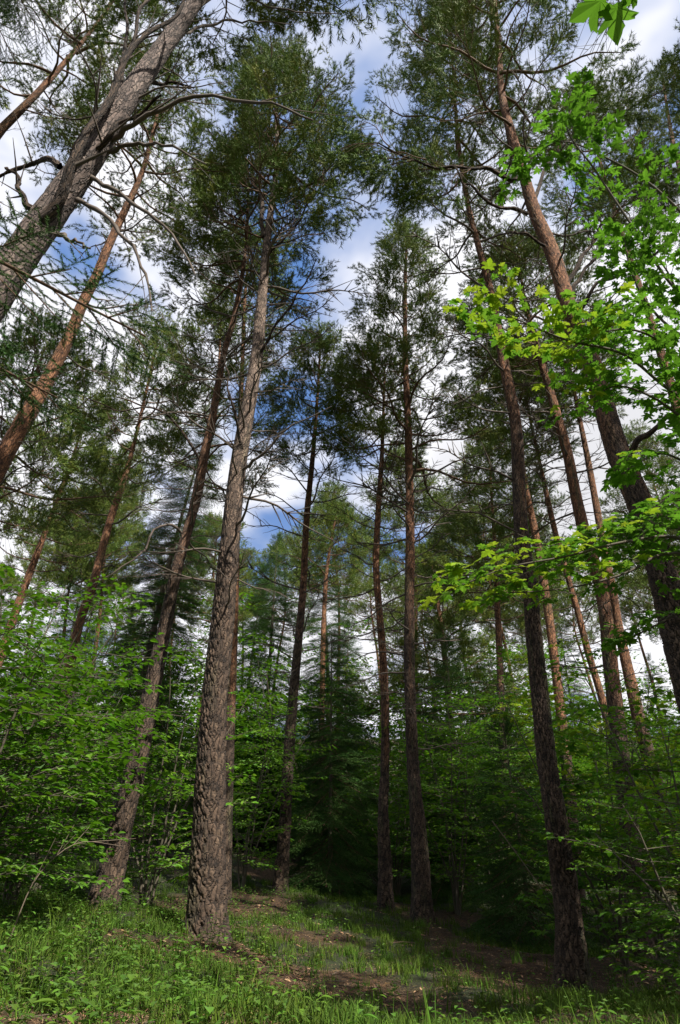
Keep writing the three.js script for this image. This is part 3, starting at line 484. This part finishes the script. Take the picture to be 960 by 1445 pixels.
for (const m of [...M.maple, ...M.shrub]) m.vertexColors = true;
const white = (g) => { g.setAttribute('color', new THREE.Float32BufferAttribute(new Float32Array(g.getAttribute('position').count * 3).fill(1), 3)); };
[...mapleLeaves, ...ovateLeaves].forEach(white);
const hazelBranch = [0, 1, 2].map((k) => makeLeafBranch(700 + k, 1.0, { tilt: 0.9, size: 0.095, twigs: 9, gap: 0.085, pairs: false }));
for (const [i, b] of hazelBranch.entries()) b.foliage = leavesOn(b, ovateLeaves, 71 + i);
const mapleBranch = [0, 1, 2].map((k) => makeLeafBranch(720 + k, 1.0, { tilt: 1.1, size: 0.105, twigs: 7, gap: 0.15, pairs: true }));
for (const [i, b] of mapleBranch.entries()) b.foliage = leavesOn(b, mapleLeaves, 81 + i);

// a leafy shrub or sapling: stems, branches, leaves. single: how many leaves are parts of their own (those that show largest)
function shrub(o) {
  const R = rng(o.seed), tree = thing(o.name ?? 'leafy_shrub', o.label, o.category ?? 'shrub', o.base, o.group), set = o.maple ? mapleBranch : hazelBranch, geos = o.maple ? mapleLeaves : ovateLeaves, mats = o.mats ?? (o.maple ? M.maple : M.shrub), ones = [], mass = new Needles();
  for (let s = 0; s < o.stems; s++) {
    const az = s * 2.4 + R(), out = o.spread * (0.35 + 0.75 * R()), H = o.h * (0.65 + 0.4 * R()), at = (f) => V(Math.cos(az) * out * Math.pow(f, 1.4) + 0.05 * Math.sin(f * 7 + s), H * f - 0.1, Math.sin(az) * out * Math.pow(f, 1.4) + 0.05 * Math.cos(f * 6 + s)), pts = [], rad = [];
    for (let i = 0; i <= 7; i++) { pts.push(at(i / 7)); rad.push((o.stem ?? 0.022) * (1 - 0.8 * i / 7)); }
    part('stem', tube(pts, rad, 6), M.twig, tree);
    for (let k = 0; k < o.per; k++) {
      const f = (o.from ?? 0.15) + (1 - (o.from ?? 0.15)) * (k + R() * 0.8) / o.per, a2 = k * 2.39996 + s + R(), el = -0.05 + 0.35 * R() + 0.5 * Math.max(0, f - 0.75), d = V(Math.cos(a2) * Math.cos(el), Math.sin(el), Math.sin(a2) * Math.cos(el));
      const b = set[(k + s) % 3], m = frame(at(f), d, UP, (o.size ?? 1) * (0.6 + 0.6 * R()) * (f > 0.8 ? 0.75 : 1), (R() - 0.5) * 0.4);
      if (!o.bare) part('branch', b.wood, M.twig, tree).applyMatrix4(m);
      if (o.single) for (const l of b.leaves) ones.push(m.clone().multiply(l)); else mass.add(b.foliage, m);
    }
  }
  if (o.single) {
    const p = V(), d2 = (m) => p.setFromMatrixPosition(m).add(o.base).distanceToSquared(camera.position), inView = (m) => { p.setFromMatrixPosition(m).add(o.base).project(camera); return Math.abs(p.x) < 1.05 && Math.abs(p.y) < 1.05 && p.z < 1; };
    const list = ones.map((m) => [inView(m) ? d2(m) : 1e6 + d2(m), m]).sort((a, b) => a[0] - b[0]).map((e) => e[1]);
    list.slice(0, o.single).forEach((m) => { const l = part('leaf', geos[Math.floor(R() * geos.length)], mats[Math.floor(R() * R() * mats.length)], tree); l.applyMatrix4(m); });
    const rest = list.slice(o.single); if (rest.length) instanced('foliage', geos[0], mats[0], rest, tree, (c) => { const v = 0.75 + 0.5 * R(); c.setRGB(v, v, v); }, R);
  } else mass.build(mats[(o.tone ?? 0) % mats.length], tree, 'foliage');
  return tree;
}
camera.updateMatrixWorld(); camera.updateProjectionMatrix();

// left thicket
shrub({ seed: 61, base: onGround(-45, 6.6), h: 2.9, stems: 6, spread: 1.2, per: 15, size: 1.0, single: 300, label: 'leafy hazel bush with pale green leaves at the edge of the thicket' });
shrub({ seed: 62, base: onGround(28, 8.4), h: 3.4, stems: 6, spread: 1.0, per: 14, size: 1.05, single: 300, label: 'tall hazel bush left of the crooked pine' });
shrub({ seed: 63, base: onGround(-70, 5.8), h: 3.1, stems: 5, spread: 1.2, per: 13, tone: 0, label: 'hazel bush under the slanting orange pine' });
shrub({ seed: 64, base: onGround(215, 10.8), h: 4.2, stems: 6, spread: 1.4, per: 13, tone: 1, label: 'fresh green bush between the crooked pine and the thickest pine' });
shrub({ seed: 65, base: onGround(60, 11.5), h: 4.5, stems: 6, spread: 1.8, per: 14, size: 1.2, tone: 0, label: 'high bush behind the left hazels' });
shrub({ seed: 66, base: onGround(345, 15.5), h: 4.6, stems: 6, spread: 1.6, per: 13, size: 1.1, tone: 1, label: 'sunlit bush seen between the thickest pine and the slender grey pine' });
// middle and right
shrub({ seed: 67, base: onGround(560, 17.5), h: 3.8, stems: 6, spread: 1.6, per: 12, size: 1.1, tone: 0, label: 'bush behind the thin orange pine' });
shrub({ seed: 68, base: onGround(640, 15.2), h: 4.6, stems: 7, spread: 1.7, per: 14, size: 1.1, tone: 1, label: 'fresh leafy bush right of the straight dark pine' });
shrub({ seed: 69, base: onGround(700, 17), h: 5.2, stems: 7, spread: 1.9, per: 14, size: 1.2, tone: 0, label: 'wide bush in front of the small dark spruce' });
shrub({ seed: 70, base: onGround(850, 10.2), h: 4.0, stems: 6, spread: 1.6, per: 14, maple: true, tone: 1, label: 'maple thicket behind the foot of the shaded brown pine' });
shrub({ seed: 71, base: onGround(905, 13), h: 5.2, stems: 7, spread: 2.0, per: 14, maple: true, size: 1.1, tone: 0, label: 'sunny maple thicket around the red pine trunk' });
shrub({ seed: 72, base: onGround(985, 8), h: 4.0, stems: 6, spread: 1.2, per: 14, tone: 0, label: 'shaded green bush right of the brown pine' });
shrub({ seed: 73, base: onGround(975, 6.6), h: 2.1, stems: 6, spread: 1.0, per: 10, size: 0.8, tone: 0, label: 'low shaded bush under the maple' });

// ------------------------------------------------------------------ maples of the right edge
function maple(o) {
  const R = rng(o.seed), tree = thing('maple_tree', o.label, 'tree', o.base), ones = [];
  const stem = new THREE.CatmullRomCurve3(o.stem.map((p) => p.clone().sub(o.base))), SP_ = stem.getPoints(14);
  part('trunk', tube(SP_, SP_.map((_, i) => o.r * (1 - 0.75 * i / 14)), 9), M.twig, tree);
  for (const [from, list, size, leafs] of o.boughs) {
    const q = [stem.getPointAt(from), ...list.map(([px, py, t]) => atT(px, py, t).sub(o.base))], c = new THREE.CatmullRomCurve3(q), len = c.getLength(), n = Math.round(len / 0.12) + 3, P = c.getPoints(n);
    part('branch', tube(P, P.map((_, i) => lerp(0.016, 0.003, i / n)), 6), M.twig, tree);
    const a = leafs ?? 0.3, k = Math.max(2, Math.round(len * (1 - a) / 0.145));
    for (let i = 0; i <= k; i++) {
      const f = Math.min(1, a + (1 - a) * i / k), p = c.getPointAt(f), d = c.getTangentAt(f), side = V(-d.z, 0, d.x).normalize();
      for (const s of [1, -1]) if (R() < 0.85) {
        const b = mapleBranch[Math.floor(R() * 3)], dir = d.clone().multiplyScalar(0.7).addScaledVector(side, s * (0.5 + 0.5 * R())).add(V(0, 0.05 + 0.25 * R(), 0)), m = frame(p, dir, UP, size * (0.28 + 0.30 * R()) * (1.15 - 0.5 * f), (R() - 0.5) * 0.5);
        part('twig', b.wood, M.twig, tree).applyMatrix4(m);
        const ls = size / m.getMaxScaleOnAxis();
        for (const l of b.leaves) if (R() < (o.dense ?? 0.25)) ones.push(m.clone().multiply(l).scale(V(ls, ls, ls).multiplyScalar(0.7)));
      }
    }
    for (let j = 0; j < 5; j++) ones.push(frame(c.getPoint(1), V(Math.cos(j * 1.25), 0.1, Math.sin(j * 1.25)), V(R() - 0.5, 1.2, R() - 0.5), 0.105 * size * (0.7 + 0.4 * R())));
  }
  const p = V(), key = (m) => { const w = p.setFromMatrixPosition(m).add(o.base), d = w.distanceToSquared(camera.position); w.project(camera); return Math.abs(w.x) < 1.05 && Math.abs(w.y) < 1.05 && w.z < 1 ? d : 1e6 + d; };
  const list = ones.map((m) => [key(m), m]).sort((a, b) => a[0] - b[0]).map((e) => e[1]);
  list.slice(0, 300).forEach((m) => part('leaf', mapleLeaves[Math.floor(R() * 3)], (o.mats ?? M.maple)[Math.floor(R() * (o.mats ?? M.maple).length)], tree).applyMatrix4(m));
  if (list.length > 300) instanced('foliage', mapleLeaves[0], M.maple[1], list.slice(300), tree, (c) => { const v = 0.75 + 0.5 * R(); c.setRGB(v, v, v); }, R);
}
{
  const b1 = V(4.6, groundY(4.6, -4.2), -4.2);
  maple({ seed: 91, base: b1, r: 0.06, label: 'bright green maple sapling reaching high across the leaning pine', stem: [b1.clone().add(V(0, -0.2, 0)), b1.clone().add(V(0, 2, 0.05)), b1.clone().add(V(-0.25, 4, 0.05)), b1.clone().add(V(-0.6, 6.2, 0))],
    boughs: [[0.55, [[960, 560, 5.2], [880, 500, 5.0], [800, 480, 4.8], [740, 455, 4.7], [685, 430, 4.6]], 1, 0.3], [0.72, [[965, 420, 5.6], [900, 330, 5.8], [840, 240, 6.0], [800, 180, 6.1], [822, 130, 6.3]], 1, 0.2], [0.68, [[970, 480, 5.5], [915, 430, 5.5], [890, 380, 5.5], [880, 330, 5.6]], 1, 0.2], [0.62, [[980, 520, 5.3], [910, 470, 5.2], [850, 470, 5.0], [800, 510, 4.9]], 1, 0.2], [0.5, [[980, 600, 5.2], [920, 560, 5.1], [870, 545, 5.0], [835, 560, 5.0]], 1, 0.25], [0.45, [[985, 660, 5.2], [930, 640, 5.1], [890, 660, 5.0]], 1, 0.3], [0.75, [[975, 440, 5.6], [940, 380, 5.6], [915, 350, 5.6]], 1, 0.2], [0.6, [[1080, 560, 5.2], [1160, 640, 4.9]], 1, 0.1], [0.55, [[1090, 700, 5.0], [1180, 760, 4.7]], 1, 0.1], [0.7, [[1040, 470, 5.5], [1130, 470, 5.4]], 1, 0.1], [0.85, [[930, 270, 6.1], [860, 225, 6.2], [790, 200, 6.2], [735, 235, 6.2]], 0.95, 0.35]] });
  const b2 = V(3.6, groundY(3.6, -4.6), -4.6);
  maple({ seed: 92, base: b2, r: 0.035, label: 'low maple sapling holding a flat spray of leaves before the brown pine', stem: [b2.clone().add(V(0, -0.2, 0)), b2.clone().add(V(0.05, 1.2, 0.05)), b2.clone().add(V(-0.05, 2.6, 0)), b2.clone().add(V(-0.1, 3.5, 0))],
    boughs: [[0.8, [[960, 760, 4.9], [880, 765, 4.7], [800, 785, 4.6], [720, 800, 4.5], [652, 825, 4.4]], 1, 0.25], [0.78, [[950, 780, 4.8], [880, 810, 4.7], [800, 830, 4.6], [700, 838, 4.5]], 0.95, 0.2], [0.9, [[955, 745, 5.0], [890, 745, 5.0], [840, 765, 5.0], [780, 790, 4.9]], 1, 0.2], [0.98, [[965, 720, 5.2], [935, 735, 5.1], [890, 750, 5.0]], 1, 0.2], [0.7, [[975, 860, 5.0], [930, 880, 4.9], [880, 905, 4.9]], 1, 0.2]] });
  const b3 = V(2.5, groundY(2.5, 0.2), 0.2);
  maple({ seed: 93, base: b3, r: 0.06, mats: [M.maple[1], M.maple[3]], dense: 0.05, label: 'maple with large dark leaves dangling from a twig overhead', stem: [b3.clone().add(V(0, -0.2, 0)), b3.clone().add(V(-0.1, 1.6, 0)), b3.clone().add(V(-0.2, 3.4, -0.1)), b3.clone().add(V(-0.3, 4.6, -0.2))],
    boughs: [[0.85, [[980, -70, 2.3], [930, -50, 2.1], [890, -30, 1.95], [872, -14, 1.92]], 1, 0.78]] });
}

// ------------------------------------------------------------------ ground cover
function grassClump(seed, n, h) {
  const R = rng(seed), P = [], C = [];
  for (let i = 0; i < n; i++) {
    const az = R() * 6.283, r = 0.07 * Math.sqrt(R()), x = Math.cos(az * 3) * r, z = Math.sin(az * 3) * r, H = h * (0.5 + 0.7 * R()), lean = H * (0.25 + 0.6 * R()), w = 0.0035 + 0.003 * R(), dx = Math.cos(az), dz = Math.sin(az), k = 0.7 + 0.6 * R(), dry = R() < 0.05 ? 1 : 0;
    let prev = null; for (let j = 0; j <= 4; j++) {
      const t = j / 4, c = [x + dx * lean * t * t, H * (t - 0.25 * t * t * lean / H), z + dz * lean * t * t], ww = w * (1 - t * 0.9), a = [c[0] - dz * ww, c[1], c[2] + dx * ww], b = [c[0] + dz * ww, c[1], c[2] - dx * ww];
      if (prev) { P.push(...prev[0], ...prev[1], ...a, ...prev[1], ...b, ...a); for (let q = 0; q < 6; q++) C.push(k * (1 + dry * 1.6), k * (1 + dry * 0.3), k); }
      prev = [a, b];
    }
  }
  const g = tris(P); g.setAttribute('color', new THREE.Float32BufferAttribute(C, 3)); return g;
}
function herbPlant(seed, n, h, size) {
  const R = rng(seed), P = [], C = [], v = V();
  for (let i = 0; i < n; i++) {
    const f = (i + 1) / n, az = i * 2.4 + R(), d = V(Math.cos(az), 0.15 - 0.3 * R(), Math.sin(az)), m = frame(V(Math.cos(seed) * 0.06 * f * f, h * f, Math.sin(seed) * 0.06 * f * f), d, UP, size * (0.6 + 0.6 * R())), g = ovateLeaves[i % 2].getAttribute('position'), k = 0.75 + 0.5 * R();
    for (let j = 0; j < g.count; j++) { v.fromBufferAttribute(g, j).applyMatrix4(m); P.push(v.x, v.y, v.z); C.push(k, k, k); }
  }
  P.push(-0.003, 0, 0, 0.003, 0, 0, Math.cos(seed) * 0.06, h, Math.sin(seed) * 0.06); for (let j = 0; j < 3; j++) C.push(0.7, 0.7, 0.7);
  const g = tris(P); g.setAttribute('color', new THREE.Float32BufferAttribute(C, 3)); return g;
}
M.grass.vertexColors = true; M.herb.vertexColors = true;
function scatter(name, label, category, geo, mat, count, seed, pick) {
  const R = rng(seed), list = []; let guard = 0;
  while (list.length < count && guard++ < count * 30) { const q = pick(R); if (!q) continue; const [x, z, s] = q; const n = V((R() - 0.5) * 0.3, 1, (R() - 0.5) * 0.3).normalize(), a = R() * 6.283; list.push(frame(V(x, groundY(x, z) - 0.01, z), V(Math.cos(a), 0, Math.sin(a)), n, s)); }
  const m = instanced(name, geo, mat, list, scene, (c, r) => { const v = 0.75 + 0.5 * r(), w = r(); c.setRGB(v * (0.85 + 0.4 * w), v, v); }, R); m.userData = { kind: 'stuff', label, category };
}
const spot = (R, D0, D1) => { const D = D0 + (D1 - D0) * Math.pow(R(), 1.5), x = (R() - 0.5) * (D * 1.05 + 1.6); return [x, -D]; };
const grassy = (x, z) => greenness(x, z) > 0.435;
scatter('grass_tufts', 'fine green grass tufts covering the clearing floor', 'grass', grassClump(1, 18, 0.12), M.grass, 7000, 301, (R) => { const [x, z] = spot(R, 2.2, 18); return grassy(x, z) || R() < 0.06 ? [x, z, 0.55 + 0.7 * R()] : null; });
scatter('grass_blades', 'longer arching grass blades on the bank', 'grass', grassClump(2, 7, 0.24), M.grass, 300, 302, (R) => { const [x, z] = spot(R, 2.4, 17); return greenness(x + 20, z) > 0.5 ? [x, z, 0.6 + 0.6 * R()] : null; });
scatter('herb_plants', 'small leafy herbs growing across the forest floor', 'herbs', herbPlant(3, 9, 0.15, 0.046), M.herb, 2600, 303, (R) => { const [x, z] = spot(R, 2.3, 16); return x < -0.6 + (R() - 0.5) * 2 || R() < 0.2 ? [x, z, 0.6 + 0.8 * R()] : null; });
scatter('tall_herbs', 'knee high leafy herbs on the left of the bank', 'herbs', herbPlant(5, 14, 0.32, 0.058), M.herb, 220, 304, (R) => { const [x, z] = spot(R, 2.6, 13); return x < -1.1 + (R() - 0.5) || (x > 2.6 && R() < 0.5) ? [x, z, 0.6 + 0.7 * R()] : null; });
scatter('fallen_leaves', 'dry brown fallen leaves and litter on the ground', 'litter', ovateLeaf(9), M.litter, 11000, 305, (R) => { const [x, z] = spot(R, 2.2, 14); return greenness(x, z) < 0.54 ? [x, z, 0.045 + 0.06 * R()] : null; });
{ const R = rng(55), P = []; for (let i = 0; i < 26; i++) { const a = R() * 6.283, x = (R() - 0.5) * 0.22, z = (R() - 0.5) * 0.22, y = 0.004 + 0.012 * R(), l = 0.035 + 0.02 * R(), dx = Math.cos(a) * l, dz = Math.sin(a) * l; P.push(x - dz * 0.03, y, z + dx * 0.03, x + dz * 0.03, y, z - dx * 0.03, x + dx, y + 0.01 * R(), z + dz); }
  scatter('needle_litter', 'brown fallen pine needles matting the ground', 'litter', tris(P), M.litter, 9000, 307, (r) => { const [x, z] = spot(r, 2.2, 13); return [x, z, 0.8 + 0.8 * r()]; }); }
scatter('fallen_twigs', 'thin dead twigs strewn on the forest floor', 'twigs', tube([V(-0.5, 0.02, 0), V(-0.1, 0.06, 0.05), V(0.2, 0.05, -0.03), V(0.5, 0.01, 0.04)], [0.012, 0.01, 0.008, 0.004], 5), M.limbFallen, 900, 306, (R) => { const [x, z] = spot(R, 2.4, 13); return [x, z, 0.15 + 0.4 * R()]; });
// fallen sticks
function stick(seed, pts, r, label) {
  const R = rng(seed), c = new THREE.CatmullRomCurve3(pts), base = V(pts[0].x, groundY(pts[0].x, pts[0].z), pts[0].z), P = c.getPoints(14).map((p) => p.clone().sub(base)), g = [tube(P, P.map((_, i) => r * (1 - 0.7 * i / 14)), 6)];
  for (let i = 3; i < 13; i += 2) { const d = P[i].clone().sub(P[i - 1]).normalize().add(V(R() - 0.5, R() * 0.8, R() - 0.5)).normalize(), l = 0.15 + 0.3 * R(); g.push(tube([P[i], P[i].clone().addScaledVector(d, l)], [r * 0.5, 0.002], 4)); }
  const t = thing('fallen_branch', label, 'branch', base); part('stick', join(g), M.stick, t);
}
const gp = (px, D, h) => onGround(px, D).add(V(0, h, 0));
stick(1, [gp(40, 6.0, 0.02), gp(60, 6.0, 0.5), gp(105, 6.1, 0.78), gp(170, 6.3, 0.80)], 0.006, 'pale bare twig arching over the herbs before the crooked pine');
stick(3, [gp(700, 10.5, 1.7), gp(735, 10.4, 1.2), gp(765, 10.2, 0.75), gp(800, 10, 0.0)], 0.008, 'long dead stick leaning behind the shaded brown pine');

// ------------------------------------------------------------------ the wood behind
const far = { pine: null, spruce: null };
{
  const R = rng(777);
  const mk = (D, x, h, r) => { const b = V(x, groundY(x, -D) - 0.2, -D), P = []; for (let i = 0; i <= 6; i++) P.push([b.clone().add(V(0.03 * h * Math.sin(i) * i / 6, h * i / 6, 0.02 * h * Math.cos(i * 1.7) * i / 6)), lerp(0.16, 0.02, i / 6)]); return P; };
  const p0 = [0, 1].map((k) => pine({ seed: 31 + k, D: 30, path3: mk(30, -12 + k * 20, 19 - k * 3), r: 3.0, boughs: 48, dead: 10, orange: 5, label: 'slender pine of the far wood', group: 'pines of the far wood', name: 'background_pine', crownAt: undefined }));
  const s0 = spruce({ seed: 51, base: V(-3, groundY(-3, -27), -27), h: 13, r: 3.0, boughs: 130, from: 0.03, parts: false, name: 'background_spruce', label: 'dark spruce of the far wood', group: 'spruces of the far wood' });
  const b0 = shrub({ seed: 81, base: V(3, groundY(3, -21), -21), h: 5, stems: 7, spread: 2.2, per: 16, size: 1.4, tone: 0, bare: true, name: 'background_bush', label: 'leafy bush at the foot of the far wood', group: 'bushes of the far wood' });
  const copy = (o, x, D, s) => { const c = o.clone(); c.name = numbered(o.name.replace(/_\d{3}$/, '')); c.position.set(x, groundY(x, -D) - 0.1, -D); c.rotation.y = R() * 6.283; c.scale.setScalar(s); c.userData = { ...o.userData }; scene.add(c); return c; };
  const around = (o, kind) => { o.userData.label = kind + ' of the wood that surrounds the clearing'; o.userData.group = kind + (kind.endsWith('sh') ? 'es' : 's') + ' around the clearing'; };
  for (let i = 0; i < 22; i++) { const D = 26 + 26 * R(), x = ((i + R()) / 22 - 0.5) * D * 1.35; copy(p0[i % 2], x, D, 0.8 + 0.35 * R()); }
  for (let i = 0; i < 20; i++) { const D = 24 + 26 * R(), x = ((i + R()) / 20 - 0.5) * D * 1.4; copy(s0, x, D, 0.55 + 0.5 * R()); }
  for (let i = 0; i < 22; i++) { const D = 18.5 + 8 * R(), x = ((i + R()) / 22 - 0.5) * D * 1.3; copy(b0, x, D, 0.75 + 0.45 * R()); }
  for (let i = 0; i < 16; i++) { const D = 25 + 6 * R(), x = ((i + R()) / 16 - 0.5) * D * 1.25; copy(b0, x, D, 1.4 + 0.4 * R()); }
  // the wood goes on all round: behind and beside the camera
  for (let i = 0; i < 22; i++) {
    const az = -0.45 + (i + 0.6 * R()) / 22 * (Math.PI + 0.9), sunward = Math.abs(az - Math.atan2(0.75, 0.55)) < 0.6, d = (sunward ? 17.5 : 9.5) + 5 * R(), x = Math.cos(az) * d, z = Math.sin(az) * d;
    if (z < 0 && Math.abs(x) < 9) continue;
    around(copy(i % 3 === 0 ? p0[i % 2] : s0, x, -z, sunward ? 0.85 : 0.8 + 0.4 * R()), i % 3 === 0 ? 'tall pine' : 'dark spruce');
    if (!sunward && i % 2) around(copy(b0, Math.cos(az + 0.07) * (d - 2.5), -Math.sin(az + 0.07) * (d - 2.5), 0.85 + 0.3 * R()), 'leafy bush');
  }
  // pines beyond the right edge and behind the camera whose crowns shade the low trunks and the ground
  for (const [x, D, s] of [[8.6, 5.2, 1], [11, 0.5, 1], [9.4, -4.6, 0.85], [8.7, 1.3, 0.95]]) around(copy(p0[0], x, D, s), 'tall pine');
}

scene.traverse((o) => { if (o.isMesh) { o.castShadow = true; o.receiveShadow = true; } });
renderer.render(scene, camera);
